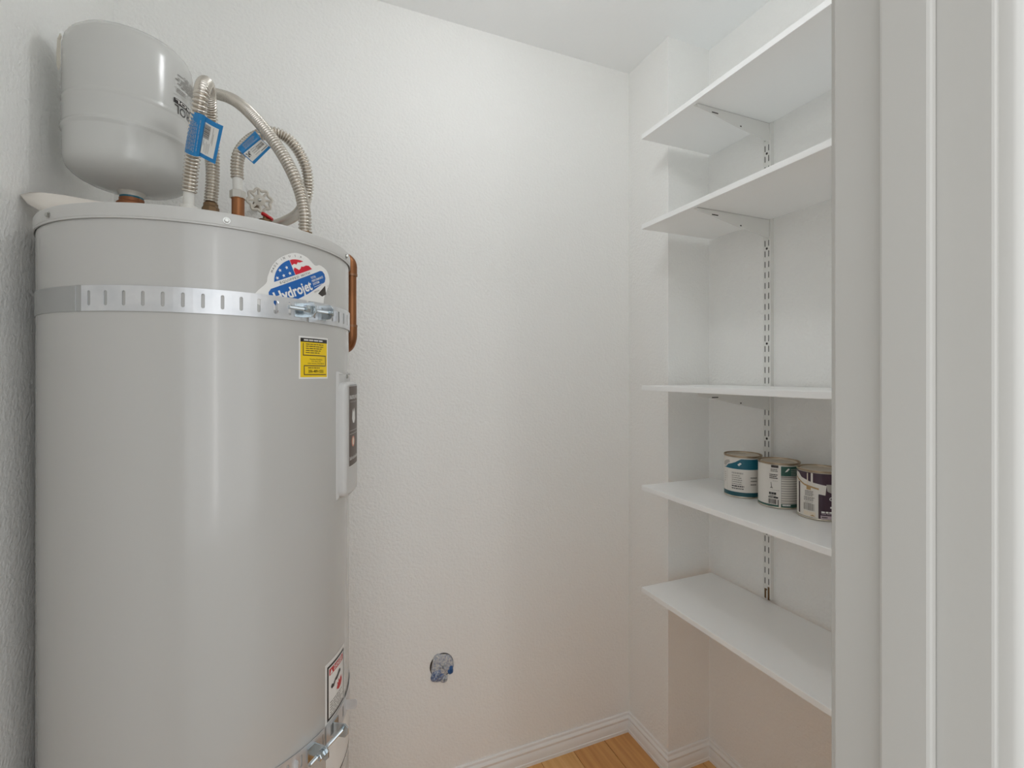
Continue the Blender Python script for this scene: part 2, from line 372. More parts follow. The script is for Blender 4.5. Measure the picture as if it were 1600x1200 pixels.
# blue band with rounded right end
band = [(-47, -24), (-47, -14), (-45, -9.5), (-40, -7.2), (58, -7.2), (64, -9), (68, -14), (68, -22), (66, -27), (60, -31), (13, -37), (-20, -37)]
band = [(-60, -20), (-57, -12.5), (-51, -8.8), (59, -7.6), (65, -10), (68.5, -16), (68, -24), (63, -30), (12, -37.5), (-20, -40), (-55, -40)]
st.fill(loc(band), 'blue', .0005, .008)
st.text('Hydrojet', *loc([(-52, -33.0)])[0], .0785, .0172, 'white', .0009, A26, bold=.028)
for i, (t_, wd) in enumerate((('TOTAL', .013), ('PERFORMANCE', .031), ('SYSTEM', .017))):
    st.text(t_, *loc([(30.5, -15.5-i*5.8)])[0], wd, .0038, 'white', .0009, A26, bold=.02)
st.rect(*loc([(31, -31)])[0], loc([(31, -31)])[0][0]+.024, loc([(31, -31)])[0][1]+.0009, 'white', .0009, rot=(*loc([(31, -31)])[0], A26))
st.text('EQUIPPED WITH', *loc([(-32, -6.3)])[0], .064, .0038, 'dark', .0009, A26, spacing=1.25)
msg = 'MADE IN U.S.A.'; R_ = (41*41+26.5*26.5)/(2*26.5)
for i, ch in enumerate(msg):
    if ch == ' ': continue
    a = math.radians(46-i*6.3); rr = R_+4.3; lx, ly = rr*math.sin(-a), rr*math.cos(a)-(R_-26.5)
    st.text(ch, *loc([(lx, ly)])[0], 0, .0036, 'dark', .0009, A26+a, align='c')
st.text('ORION', *loc([(27, -40.5)])[0], .014, .0032, 'grey', .0009, A26)
st.fill(loc([(36, -44), (61, -36), (57, -52), (44, -52)]), 'dark', .0006, .008)
for i, ch in enumerate('TECH'): st.text(ch, *loc([(66-i*.9, -38-i*5)])[0], 0, .003, 'grey', .0009, A26-PI/2*.8)
st.build('sticker_print', sticker)

# yellow service sticker
st = Print(cyl(HR)); y0, y1, s0, s1 = 1.3200, 1.3960, .173, .244
st.rect(s0, y0, s1, y1, 'white', .0003); ys = st.build('sticker', wh); tag(ys, 'yellow and black service sticker with a white border')
st = Print(cyl(HR)); st.rect(s0+.003, y0+.003, s1-.003, y1-.003, 'yellow', .0005)
st.rect(s0+.003, y1-.010, s1-.003, y1-.003, 'black', .0007)
st.lines(s0+.010, y1-.0052, .052, 1, .003, .0026, 'paper', .0009, 5)
st.lines(s0+.014, y1-.013, .046, 5, .0038, .0013, 'dark', .0008, 6)
def pipe(u0, v0, u1, v1): st.rect(min(u0, u1), min(v0, v1), max(u0, u1), max(v0, v1), 'brown', .0008)
pw = .0016
pipe(s0+.008, y1-.012, s0+.008+pw, y1-.0345); pipe(s0+.008, y1-.0345, s1-.007, y1-.0345+pw); pipe(s1-.007-pw, y1-.0345, s1-.007, y1-.0515)
pipe(s0+.010, y1-.0515-pw, s1-.007, y1-.0515); pipe(s0+.010, y1-.0515, s0+.010+pw, y1-.0675); pipe(s0+.010, y1-.0675-pw, s1-.006, y1-.0675)
cx_ = (s0+s1)/2+.003
st.text('Number Plumbing', cx_, y1-.0415, .031, .0024, 'dark', .0009, align='c'); st.text('P.O. Box 175', cx_, y1-.0453, .022, .0022, 'dark', .0009, align='c'); st.text('Lake Stevens, WA 98258', cx_, y1-.0490, .040, .0022, 'dark', .0009, align='c')
st.lines(s0+.019, y1-.0555, .036, 1, .003, .0014, 'dark', .0008, 8)
st.text('206-489-1222', cx_, y1-.0645, .038, .0048, 'black', .0009, align='c', bold=.012)
st.build('sticker_print', ys)

# danger sticker and the one under the lower strap
st = Print(cyl(HR)); s0, s1, y0, y1 = .236, .3175, .664, .7790
st.rect(s0, y0, s1, y1, 'white', .0003); ds = st.build('sticker', wh); tag(ds, 'white danger sticker with a red heading and a black frame')
st = Print(cyl(HR)); b = .0045; a0, a1, c0, c1 = s0+.006, s1-.006, .668, y1-.007
for q in ((a0, c0, a0+b, c1), (a1-b*.6, c0, a1, c1), (a0, c1-b, a1, c1), (a0, c0, a1, c0+.004)): st.rect(*q, 'black', .0006)
st.rect(a0+.007, c1-.020, a1-.006, c1-.0075, 'danger', .0006)
st.poly([(a0+.009, c1-.0185), (a0+.019, c1-.0185), (a0+.014, c1-.0095)], 'white', .0008)
st.text('DANGER', a0+.023, c1-.0175, .036, .0085, 'white', .0009, bold=.02)
arm = [(.012, .042), (.016, .047), (.024, .047), (.030, .040), (.036, .041), (.046, .032), (.052, .033), (.050, .027), (.044, .027), (.036, .033), (.028, .035), (.022, .041), (.016, .038)]
st.fill([(a0+u, c1-.010-v+.018-.010) for u, v in [(x, y) for x, y in arm]], 'dark', .0006, .01)
flame = [(.034, .062), (.038, .056), (.037, .050), (.042, .054), (.043, .046), (.048, .052), (.052, .044), (.055, .052), (.060, .047), (.058, .058), (.054, .064), (.044, .067)]
st.fill([(a0+u, c1-v) for u, v in flame], 'danger', .0006, .01)
st.lines(a0+.010, c1-.072, .056, 6, .0048, .0018, 'grey', .0006, 11)
st.build('sticker_print', ds)
st = Print(cyl(HR)); st.rect(s0+.002, .536, s1+.075, .633, 'white', .0003); ls = st.build('sticker', wh); tag(ls, 'plain white lower sticker edged in black')
st = Print(cyl(HR)); st.rect(s0+.005, .539, s1+.073, .5425, 'black', .0006); st.build('sticker_print', ls)

# upper element access cover, bowed outwards
cv = MB(); cz0, cz1, tc_, hw = 1.0790, 1.3345, 72.5, .050
rotc = Matrix.Rotation(math.radians(tc_), 3, 'Z')
def CP(u, v, d):    # u across, v height, d out of the jacket, local bow
    q = Vector((u, -(HR+d-(u*u)/(2*.30)), 0)); p = rotc @ q; return Vector((HC.x+p.x, HC.y+p.y, v))
fl_ = MB()
N = 10
def plate(mb, u0, u1, v0, v1, d0, d1, r, n=10):     # pillow with rounded rim
    ring = []
    for t, d in ((0, d0), (0, d1-.006), (.0018, d1-.0018), (.006, d1)):
        ring.append((u0+t, u1-t, v0+t, v1-t, d))
    loops = []
    for (a, b_, c_, e_, d) in ring:
        rr = max(.001, r-(a-u0)); pts = []
        for (cx, cy, s_) in ((b_-rr, e_-rr, 0), (a+rr, e_-rr, 90), (a+rr, c_+rr, 180), (b_-rr, c_+rr, 270)):
            for q in range(5):
                an = math.radians(s_+q*22.5); pts.append((cx+rr*math.cos(an), cy+rr*math.sin(an)))
        loops.append([CP(x, y, d) for x, y in pts])
    n_ = len(loops[0]); vs = [p for L in loops for p in L]; fs = []
    for j in range(len(loops)-1):
        for i in range(n_): fs.append((j*n_+i, j*n_+(i+1) % n_, (j+1)*n_+(i+1) % n_, (j+1)*n_+i))
    mb.add(vs, fs)
    # top face as strips
    a, b_, c_, e_, d = ring[-1]; us = [a+(b_-a)*i/n for i in range(n+1)]
    g = [CP(u, c_+.001, d-.00005) for u in us] + [CP(u, e_-.001, d-.00005) for u in us]
    mb.add(g, [(i, i+1, n+2+i, n+1+i) for i in range(n)])
fl_ = MB(); plate(fl_, -hw, hw, cz0, cz1, -.004, .003, .004); cov = fl_.build('element_cover', M['coverplastic'], wh, smooth=True, auto=50); tag(cov, 'raised grey access cover with a brown label')
cv = MB(); plate(cv, -hw+.002, hw-.002, cz0+.004, cz1-.022, .0, .0175, .016); cv.build('cover_body', M['coverplastic'], cov, smooth=True, auto=50)
k = MB(); k.lathe([(.0042, 0), (.0042, .0025), (.003, .0035)], CP(0, cz1-.011, .003), 16, rotc @ Matrix.Rotation(PI/2, 3, 'X')); k.build('screw', M['screw'], cov)
SL = lambda u, v, lift=0: CP(u, v, .0176+lift)
st = Print(SL); u0, u1, v0, v1 = -.032, .036, 1.143, 1.304
st.rect(u0-.001, v0-.001, u1+.001, v1+.001, 'white', .0001, nu=10); st.rect(u0, v0, u1, v1, 'brown', .0003, nu=10)
st.text('BRADFORD WHITE', u0+.003, v1-.026, .060, .0075, 'white', .0006, bold=.02); st.text('WATER HEATERS', u0+.006, v1-.033, .05, .0025, 'lgrey', .0006)
st.fill([(u0+.018, v1-.066), (u0+.020, v1-.055), (u0+.023, v1-.046), (u0+.028, v1-.054), (u0+.033, v1-.044), (u0+.040, v1-.054), (u0+.042, v1-.068), (u0+.034, v1-.076), (u0+.024, v1-.075)], 'white', .0005)
st.rect(u0+.003, v1-.0905, u1-.003, v1-.0895, 'lgrey', .0006); st.rect(u0+.003, v1-.0975, u1-.003, v1-.0965, 'lgrey', .0006)
st.poly([(u0+.026+.011*math.cos(i*PI/10), v1-.113+.011*math.sin(i*PI/10)) for i in range(20)], 'orange', .0005)
st.poly([(u0+.026+.006*math.cos(i*PI/8), v1-.113+.008*math.sin(i*PI/8)) for i in range(16)], 'cream', .0007)
st.text('Built to be the Best', u0+.003, v0+.012, .060, .007, 'white', .0006, bold=.015)
st.build('cover_label', cov)

# ------------------------------------------------------------------ earthquake straps
def strap(z, gap, tabs, rod, start, extra, name_label, nutoff):
    rt = empty('seismic_strap', (HC.x, HC.y, z), name_label, 'strap', 'earthquake straps around the heater')
    # plain band behind
    k = MB(); n = 60; a0, a1 = start-8, -180
    def flat(mb, t0, t1, r0, r1, h, n):
        vs = []
        for i in range(n+1):
            t = t0+(t1-t0)*i/n
            for r, zz in ((r0, z-h), (r1, z-h), (r1, z+h), (r0, z+h)): vs.append(rad(t, r, zz))
        fs = [(i*4+q, i*4+(q+1) % 4, i*4+4+(q+1) % 4, i*4+4+q) for i in range(n) for q in range(4)] + [(0, 1, 2, 3), (n*4+3, n*4+2, n*4+1, n*4)]
        mb.add(vs, fs)
    flat(k, start+14, -181, HR+.0002, HR+.0011, .0192, n); k.build('plain_band', M['zinc_dull'], rt, smooth=True)
    def perf(t0, t1, first):
        mb = MB(); R = HR+.0013; th = .0009; P = 5.725; sw = .0024; sh = .0112; H = .0191
        c = first; cells = []
        while c-P/2 < t1:
            if c+P/2 > t0: cells.append(c)
            c += P
        def put(polys):
            for pl in polys:
                n_ = len(pl)
                inner = [rad(t, R, z+v) for t, v in pl]; outer = [rad(t, R+th, z+v) for t, v in pl]
                mb.add(outer, [tuple(range(n_))]); mb.add(inner, [tuple(reversed(range(n_)))])
        d = math.degrees(sw/HR)
        for c in cells:
            a, b_ = max(t0, c-P/2), min(t1, c+P/2)
            if c-d < t0+.3 or c+d > t1-.3:
                put([[(a, -H), (b_, -H), (b_, H), (a, H)]]); continue
            put([[(a, -H), (c-d, -H), (c-d, H), (a, H)], [(c+d, -H), (b_, -H), (b_, H), (c+d, H)]])
            ar = [(c+d*math.cos(q*PI/6), sh-sw+sw*math.sin(q*PI/6)) for q in range(7)]
            put([[(c+d, H)] + [(c-d, H)] + list(reversed(ar))]); put([[(c-d, -H), (c+d, -H)] + [(t, -v) for t, v in ar]])
            hole = ar + [(t, -v) for t, v in reversed(ar)]; m_ = len(hole)
            vi = [rad(t, R, z+v) for t, v in hole]; vo = [rad(t, R+th, z+v) for t, v in hole]
            mb.add(vi+vo, [(i, (i+1) % m_, m_+(i+1) % m_, m_+i) for i in range(m_)])
        for zz in (-H, H):
            n_ = int((t1-t0)/2)+1; vs = []
            for i in range(n_+1):
                t = t0+(t1-t0)*i/n_; vs += [rad(t, R, z+zz), rad(t, R+th, z+zz)]
            mb.add(vs, [(2*i, 2*i+1, 2*i+3, 2*i+2) for i in range(n_)])
        for t in (t0, t1): mb.add([rad(t, R, z-H), rad(t, R+th, z-H), rad(t, R+th, z+H), rad(t, R, z+H)], [(0, 1, 2, 3)])
        o = mb.build('perforated_band', M['zinc'], rt)
        o.data.polygons.foreach_set('use_smooth', [True]*len(o.data.polygons)); o.data.set_sharp_from_angle(angle=math.radians(30))
    off = start+5.2
    perf(start, gap-.5, off); perf(gap+.7, 178, off)
    # angle tabs, rod, nut
    rr = HR+.023
    for i, t in enumerate(tabs):
        mb = MB(); L = .033; hgt = .013; c0 = rad(t, HR+.0022, z)
        er = Vector((math.sin(math.radians(t)), -math.cos(math.radians(t)), 0)); et = Vector((math.cos(math.radians(t)), math.sin(math.radians(t)), 0)); ez = Vector((0, 0, 1))
        prof = [(0, -hgt), (L-.007, -hgt), (L, -hgt+.007), (L, hgt-.007), (L-.007, hgt), (0, hgt)]
        def F(x, y, d): return c0+er*x+ez*y+et*d
        mb.prism(prof, -.0012, .0012, F)
        sg = -1 if i == 0 else 1
        mb.prism([(0, -hgt), (.002, -hgt), (.002, hgt), (0, hgt)], 0, sg*.018, F); mb.build('tab', M['bolt'], rt, bevel=.0005)
    p0, p1 = rad(rod[0], rr, z), rad(rod[1], rr, z); d = (p1-p0).normalized(); q = d.to_track_quat('Z', 'Y').to_matrix(); Ln = (p1-p0).length
    prof = [(.0028, 0)]; zz = .0006
    while zz < Ln: prof += [(.0036, zz), (.0030, zz+.0006)]; zz += .0012
    mb = MB(); mb.lathe(prof, p0, 14, q); mb.build('rod', M['bolt'], rt, smooth=True)
    mb = MB(); pn = rad(tabs[0], rr, z)-d*(.0135 if nutoff < 0 else -.002)
    mb.lathe([(.0060, 0), (.0074, .001), (.0074, .0105), (.006, .0115)], pn, 6, q); mb.lathe([(.009, .0115), (.009, .0128)], pn, 20, q); mb.build('nut', M['bolt'], rt)
    mb = MB(); ph = rad(tabs[1], rr, z)+d*.0014; mb.lathe([(.0075, 0), (.0075, .005), (.0062, .0062)], ph, 6, q); mb.build('bolt_head', M['bolt'], rt)
    for t, L in extra:
        mb = MB(); c0 = rad(t, HR+.002, z); er = Vector((math.sin(math.radians(t)), -math.cos(math.radians(t)), 0)); et = Vector((math.cos(math.radians(t)), math.sin(math.radians(t)), 0)); ez = Vector((0, 0, 1))
        prof = [(0, -.010), (L-.003, -.010), (L, -.006), (L, .006), (L-.003, .010), (0, .010)]
        mb.prism(prof, -.0009, .0009, lambda x, y, dd: c0+er*x+ez*y+et*dd); mb.build('bent_tongue', M['zinc'], rt)
    return rt
strap(1.4411, 42.4, (40.3, 48.5), (31.5, 50.5), -33.6, ((29.3, .007), (59.5, .006)), 'upper slotted metal strap across the heater, below the blue sticker', -1)
strap(.6465, 52.4, (46.0, 57.5), (39.5, 58.5), -23, ((37.0, .008), (72.5, .022)), 'lower slotted metal strap near the bottom edge, under the danger sticker', -1)

# ------------------------------------------------------------------ expansion tank hung beside the hoses
EC = Vector((-.3295, 1.154, 0)); ER = .1016
et_ = empty('expansion_tank', (EC.x, EC.y, LZ1), 'glossy off-white expansion tank standing above the heater lid', 'expansion tank')
zb, z2, z1, zt = 1.684, 1.7795, 1.8310, 1.950
prof = [(.004, zb)] + [(ER*math.sin(a)**.8, zb+.046*(1-math.cos(a)**1.0)) for a in [i*PI/2/14 for i in range(3, 15)]]
prof = [(.016, zb-.001), (.03, zb+.001), (.05, zb+.006), (.070, zb+.0115), (.083, zb+.0180), (.091, zb+.0240), (.0965, zb+.0305), (.0995, zb+.0375), (ER-.0008, zb+.046), (ER-.0006, zb+.053), (ER-.0006, zb+.060), (ER-.0006, z2-.007), (ER-.0006, z2-.0045), (ER+.0022, z2-.001), (ER+.0022, z2+.0025), (ER-.0002, z2+.005), (ER-.0002, z2+.008), (ER-.0002, z1-.006), (ER-.0002, z1-.003), (ER+.0008, z1), (ER-.0004, z1+.003), (ER-.0004, z1+.007), (ER-.0008, zt-.024), (ER-.0010, zt-.018), (.0985, zt-.006), (.094, zt+.003), (.084, zt+.013), (.06, zt+.025), (.03, zt+.031), (.004, zt+.032)]
k = MB(); k.lathe(prof, EC, 96); k.build('shell', M['tank'], et_, smooth=True, auto=60)
k = MB(); k.lathe([(.013, 1.6755), (.0195, 1.6755), (.0200, 1.680), (.0225, 1.6835), (.0240, 1.687), (.013, 1.688)], EC, 32); k.build('spigot', M['nut_white'], et_, smooth=True)
k = MB(); k.lathe([(.0175, 1.6715), (.0193, 1.6715), (.0193, 1.6760), (.0175, 1.6760)], EC, 32); k.build('thread_tape', M['teal'], et_)
k = MB(); k.lathe([(.012, LZ1+.0002), (.012, 1.644), (.022, 1.646), (.0245, 1.6485), (.0245, 1.6620), (.022, 1.6645), (.0200, 1.6650), (.0200, 1.6718), (.0165, 1.6718)], EC, 32); k.build('tee_fitting', M['bronze_nut'], et_, smooth=True, auto=30)
tp = MB()   # peeled strip of tape at the shoulder
def EP(th, r, z): a = math.radians(th); return Vector((EC.x+r*math.sin(a), EC.y-r*math.cos(a), z))
g = [EP(-58, ER+.0008, 1.934), EP(-64, ER+.0015, 1.944), EP(-62, ER+.0010, 1.930), EP(-68, ER+.0045, 1.936), EP(-62, ER+.0012, 1.912), EP(-69, ER+.0055, 1.915), EP(-63, ER+.0012, 1.890), EP(-69, ER+.0055, 1.890), EP(-64, ER+.0010, 1.884), EP(-67, ER+.0035, 1.878)]
tp.add(g, [(0, 1, 3, 2), (2, 3, 5, 4), (4, 5, 7, 6), (6, 7, 9, 8)])
to = tp.build('tape_strip', M['tape'], et_); sm = to.modifiers.new('solid', 'SOLIDIFY'); sm.thickness = .0006
def ES(u, v, lift=0): a = u/ER; r = ER-.0004+lift; return Vector((EC.x+r*math.sin(a), EC.y-r*math.cos(a), v))
st = Print(ES)
class Flip:   # upside-down lettering: the tank is mounted head down
    def __init__(s, u, v): s.u, s.v = u, v
    def __call__(s, x, y, lift=0): return ES(s.u-x, s.v-y, lift)
f = Print(Flip(.197, 1.8820))
f.lines(.003, -.0290, .096, 8, -.0034, .0014, 'grey', .0010, 21)
f.rect(.002, .0005, .1005, .0012, 'lgrey', .001)
f.lines(.072, .0085, .024, 3, .0032, .0013, 'grey', .001, 22); f.lines(.034, .0085, .024, 3, .0032, .0013, 'grey', .001, 23)
f.rect(.002, .0140, .1010, .0147, 'lgrey', .001)
f.rect(.002, .0215, .1010, .0310, 'black', .0010); f.text('AMTROL', .014, .0234, .084, .0058, 'white', .0014, bold=.02)
f.text('THERM-X-TROL', -.055, .0335, .154, .0165, 'black', .0010)
f.build('tank_lettering', et_)

# ------------------------------------------------------------------ corrugated hoses, seen from the doorway at (px, py) and depth d
def P(px, py, d):
    a = (px-800)/FPX; b = (HORIZON-py)/FPX
    return Vector(((math.sin(YAW)+a*math.cos(YAW))*d, (math.cos(YAW)-a*math.sin(YAW))*d, EYE+b*d))
def corr(path, name, parent, r=.0096, amp=.0012, pitch=.0061, n=18):
    pts = spline(path, pitch/8); mb = MB()
    pr = [-1.0, -.35, .45, .85, 1.0, .85, .45, -.35]
    mb.tube(pts, lambda i: r+amp*1.5*pr[i % 8], n); return mb.build(name, M['hose'], parent, smooth=True, auto=80)
def hexnut(mb, p, q, r, h, n=6):
    d = (q-p).normalized(); R3 = d.to_track_quat('Z', 'Y').to_matrix(); mb.lathe([(r*.9, 0), (r, .001), (r, h-.001), (r*.9, h)], p, n, R3)
# hose over the front nipple, doubling back to the tee behind
a = P(296, 302, .830)
h1 = empty('flexible_hose', (a.x, a.y, LZ1), 'corrugated metal hose bent in a tight upside-down U, blue tag hanging at its front', 'hose', 'corrugated connector hoses')
path = [P(295.5, 301, .830), P(299, 262, .822), P(305, 215, .803), P(311, 172, .783), P(315, 146, .782), P(318.5, 133, .803), P(322.5, 131, .84), P(326, 146, .885), P(329, 180, .922), P(332.5, 240, .938), P(332, 285, .938), P(329, 318, .935)]
corr(path, 'corrugated_tube', h1, .0101, .0013)
k = MB(); b0 = P(294.6, 322, .832); k.tube([Vector((b0.x, b0.y, LZ1+.0002)), b0, P(295.5, 300, .830)], .0086, 24); k.build('nipple', M['sleeve'], h1, smooth=True)
k = MB(); k.lathe([(.0105, -.009), (.0132, -.008), (.0132, .0), (.0105, .001)], P(294.6, 323, .832), 28); k.build('nipple_collar', M['sleeve'], h1, smooth=True)
k = MB(); e0 = P(329, 320, .935); k.lathe([(.009, LZ1+.0002-e0.z), (.009, -.018), (.0150, -.018), (.0150, -.007), (.0125, -.003), (.0125, .002)], e0, 8); k.build('end_nut', M['brass'], h1)
# hose bending right and down to the lid's right edge
h2 = empty('flexible_hose', (P(478, 357, .90).x, P(478, 357, .90).y, LZ1), 'long corrugated metal hose arching right and down to the right edge of the heater lid', 'hose', 'corrugated connector hoses')
path = [P(331, 322, 1.10), P(330, 262, 1.12), P(322, 205, 1.14), P(318, 165, 1.13), P(327, 147.5, 1.10), P(345, 148.5, 1.06), P(368, 158, 1.0), P(393, 179, .950), P(419, 209, .922), P(442, 242, .910), P(459, 274, .905), P(471, 306, .905), P(476, 334, .90), P(476.5, 352, .90)]
e = path[-1]; path.append(Vector((e.x, e.y, LZ1+.012)))
corr(path, 'corrugated_tube', h2, .0099, .0013)
k = MB(); k.lathe([(.0125, LZ1), (.0125, LZ1+.014)], (e.x, e.y, 0), 6); k.build('end_nut', M['brass'], h2)
k = MB(); s_ = path[0]; k.lathe([(.009, LZ1+.0002), (.009, s_.z-.01), (.013, s_.z-.008), (.013, s_.z+.004)], (s_.x, s_.y, 0), 12); k.build('end_nut', M['brass'], h2)
# hose from the copper stub, looping over to the back
h3 = empty('flexible_hose', (P(371, 320, .93).x, P(371, 320, .93).y, LZ1), 'corrugated metal hose rising from the copper stub and looping down behind, tilted tag', 'hose', 'corrugated connector hoses')
path = [P(371, 280, .93), P(370.5, 262, .93), P(373, 243, .932), P(384, 226, .945), P(402, 212.5, .966), P(424, 207, .988), P(446, 214, 1.003), P(465, 234, 1.012), P(478, 262, 1.022), P(481.5, 290, 1.035), P(477, 315, 1.05), P(465, 334, 1.09), P(447, 345, 1.14), P(428, 352, 1.19), P(412, 357, 1.23)]
corr(path, 'corrugated_tube', h3, .0099, .0013)
k = MB(); k.tube([P(371.5, 301, .93), P(371, 279, .93)], .0088, 24); k.build('hose_sleeve', M['sleeve'], h3, smooth=True)
k = MB(); t0 = P(371.5, 311, .93); hexnut(k, t0, t0+Vector((0, 0, .02)), .0142, .0155); k.build('union_nut', M['nut_white'], h3)
c0 = P(372, 311, .93); k = MB(); k.lathe([(.0112, LZ1+.0002), (.0112, c0.z-.001), (.0122, c0.z), (.0122, c0.z+.001)], (c0.x, c0.y, 0), 28)
tag(k.build('copper_stub', M['copper'], h3, smooth=True, auto=30), 'short brown copper pipe stub')

# tags
class Sheet:    # bilinear rows over given columns of (top, bottom) points, u and v in 0..1
    def __init__(s, cols): s.c = cols
    def __call__(s, u, v, lift=0):
        n = len(s.c)-1; x = min(max(u, 0), 1)*n; i = min(int(x), n-1); t = x-i
        a = s.c[i][0].lerp(s.c[i+1][0], t); b = s.c[i][1].lerp(s.c[i+1][1], t); p = b.lerp(a, v)
        cam_ = s.nrm(i); return p + cam_*lift
    def nrm(s, i):
        a, b = s.c[i], s.c[i+1]; n = (b[0]-a[0]).cross(a[0]-a[1]).normalized()
        return n if n.dot(Vector((0, 0, EYE))-a[0]) > 0 else -n
def tagcard(cols, parent, wrap_n, label):
    S = Sheet(cols); mb = MB(); nu = len(cols)-1; vs = []
    for lift in (0, -.0005):
        for c in range(nu+1):
            n = S.nrm(min(c, nu-1)); vs += [cols[c][0]+n*lift, cols[c][1]+n*lift]
    k = 2*(nu+1); fs = []
    for i in range(nu):
        fs.append((2*i, 2*i+2, 2*i+3, 2*i+1)); fs.append((k+2*i+1, k+2*i+3, k+2*i+2, k+2*i)); fs.append((2*i, k+2*i, k+2*i+2, 2*i+2)); fs.append((2*i+1, 2*i+3, k+2*i+3, k+2*i+1))
    fs += [(0, 1, k+1, k), (2*nu, k+2*nu, k+2*nu+1, 2*nu+1)]
    mb.add(vs, fs); o = mb.build('tag_card', M['tagblue'], parent); tag(o, label); return S, o
def wrapcols(tl, bl, tr, br, d_t, d_b, depth, n=6):     # curl of the card round the hose
    out = []
    for i in range(n+1):
        t = i/n; x = .5-.5*math.cos(t*PI); dz = depth*(1-math.sin(t*PI))
        out.append((P(tl[0]+(tr[0]-tl[0])*x, tl[1]+(tr[1]-tl[1])*x-2.5*math.sin(t*PI), d_t+dz), P(bl[0]+(br[0]-bl[0])*x, bl[1]+(br[1]-bl[1])*x+2.5*math.sin(t*PI), d_b+dz)))
    return out
cols = wrapcols((298.5, 175.5), (288.5, 236.5), (322.5, 183), (312, 244), .772, .793, .010, 6)
cols += [(P(331, 188.5, .786), P(320, 248.5, .807)), (P(340, 193, .788), P(328, 252.5, .809)), (P(348.8, 197, .790), P(336, 256.5, .811))]
S, o = tagcard(cols, h1, 6, 'blue tag with white barcode panel')
st = Print(S)
def trect(u0, v0, u1, v1, m, lift=.0006, nu=9): st.rect(u0, v0, u1, v1, m, lift, nu=nu)
trect(.668, .10, .94, .88, 'paper', .0005, 6); trect(.62, .13, .67, .32, 'paper', .0005, 2)
for i, (p, q) in enumerate(((.60, .80), (.49, .60))):
    pass
r_ = random.Random(4); y = .50
while y < .84:
    hgt = r_.choice((.008, .012, .02)); trect(.675, y, .79, min(.85, y+hgt), 'dark', .0009, 3); y += hgt+r_.choice((.008, .012))
for u, a, b in ((.84, .45, .85), (.86, .4, .7), (.69, .30, .46), (.75, .14, .44), (.78, .14, .40), (.81, .16, .42), (.72, .16, .38)): trect(u, a, u+.010, b, 'lgrey', .0009, 1)
for u, a, b in ((.14, .1, .88), (.18, .1, .84), (.22, .12, .82), (.26, .1, .80), (.30, .1, .78), (.34, .08, .76), (.42, .12, .86), (.60, .42, .85)):
    y = a
    while y < b: L = r_.uniform(.04, .12); trect(u, y, u+.012, min(b, y+L), 'lgrey', .0009, 1); y += L+.02
st.build('tag_print', o)
# tilted tag on the loop: u runs across the hose, so the first columns curl
def Q(px, py, d): return P(px, py, d)
cols = []
A0, A1 = (370.5, 231), (398.5, 204.5); B0, B1 = (379.5, 241), (408.5, 217.5); C0, C1 = (396.8, 256.5), (423, 230.5)
for i in range(6):
    t = i/5; dz = .009*(1-math.sin(.25*PI+t*PI*.6)); cols.append((Q(A1[0]+(B1[0]-A1[0])*t, A1[1]+(B1[1]-A1[1])*t, .926+dz), Q(A0[0]+(B0[0]-A0[0])*t, A0[1]+(B0[1]-A0[1])*t, .918+dz)))
for i in range(1, 4):
    t = i/3; cols.append((Q(B1[0]+(C1[0]-B1[0])*t, B1[1]+(C1[1]-B1[1])*t, .928), Q(B0[0]+(C0[0]-B0[0])*t, B0[1]+(C0[1]-B0[1])*t, .920)))
S, o = tagcard(cols, h3, 5, 'tilted blue tag with white panel marked 24 inch')
st = Print(S); trect(.60, .03, .93, .98, 'paper', .0005, 5)
def S24(u, v, lift=0): return S(v, u, lift)     # text runs along the hose
s2 = Print(lambda u, v, lift=0: S(1-v, u, lift)); s2.text('24"', .07, .20, .20, .12, 'black', .0010, bold=.02)
s2.lines(.34, .33, .30, 4, .06, .022, 'lgrey', .0008, 31)
s2.bars(.58, .19, .34, .12, 'brown', 20, .0009); s2.rect(.62, .10, .95, .125, 'grey', .0009, nu=1)
s2.lines(.22, .86, .66, 5, .07, .024, 'lgrey', .0008, 33)
s2.mb.m = [len(st.mats)+x for x in s2.mb.m]; st.mb.add([], []); 
kk = len(st.mb.v); st.mb.v += s2.mb.v; st.mb.f += [tuple(i+kk for i in f_) for f_ in s2.mb.f]; st.mb.m += s2.mb.m; st.mats += s2.mats
st.build('tag_print', o)

# ------------------------------------------------------------------ valves and copper discharge pipe
vc = P(405.5, 313, 1.235)
gv = empty('gate_valve', (vc.x, YB, vc.z), 'white cast handwheel of a valve on the back wall behind the hoses', 'valve')
k = MB(); axis = (Vector((0, 0, EYE+.25))-vc); axis = Vector((.15, -1, -.12)).normalized(); q = axis.to_track_quat('Z', 'Y').to_matrix()
Rw = .0265; NL = 8; ring = []
def wheel(a): return Rw*(1-.10*math.cos(NL*a))
pts = [vc + q @ Vector((wheel(2*PI*i/64+.2)*math.cos(2*PI*i/64), wheel(2*PI*i/64+.2)*math.sin(2*PI*i/64), 0)) for i in range(65)]
k.tube(pts, .0036, 8, caps=False); wr = k.build('wheel_rim', M['handwheel'], gv, smooth=True)
for i in range(8):
    a = 2*PI*i/8+.1; s_ = MB(); s_.tube([vc+q @ Vector((.008*math.cos(a), .008*math.sin(a), -.001)), vc+q @ Vector((.026*math.cos(a), .026*math.sin(a), 0))], .0033, 8); s_.build('spoke', M['handwheel'], wr, smooth=True)
k = MB(); k.lathe([(.0140, -.004), (.0140, .002), (.009, .004)], vc, 24, q); k.build('hub', M['handwheel'], gv, smooth=True)
k = MB(); k.lathe([(.0035, .004), (.0042, .0045), (.0042, .006), (.002, .0068)], vc, 6, q); k.build('screw', M['screw'], gv)
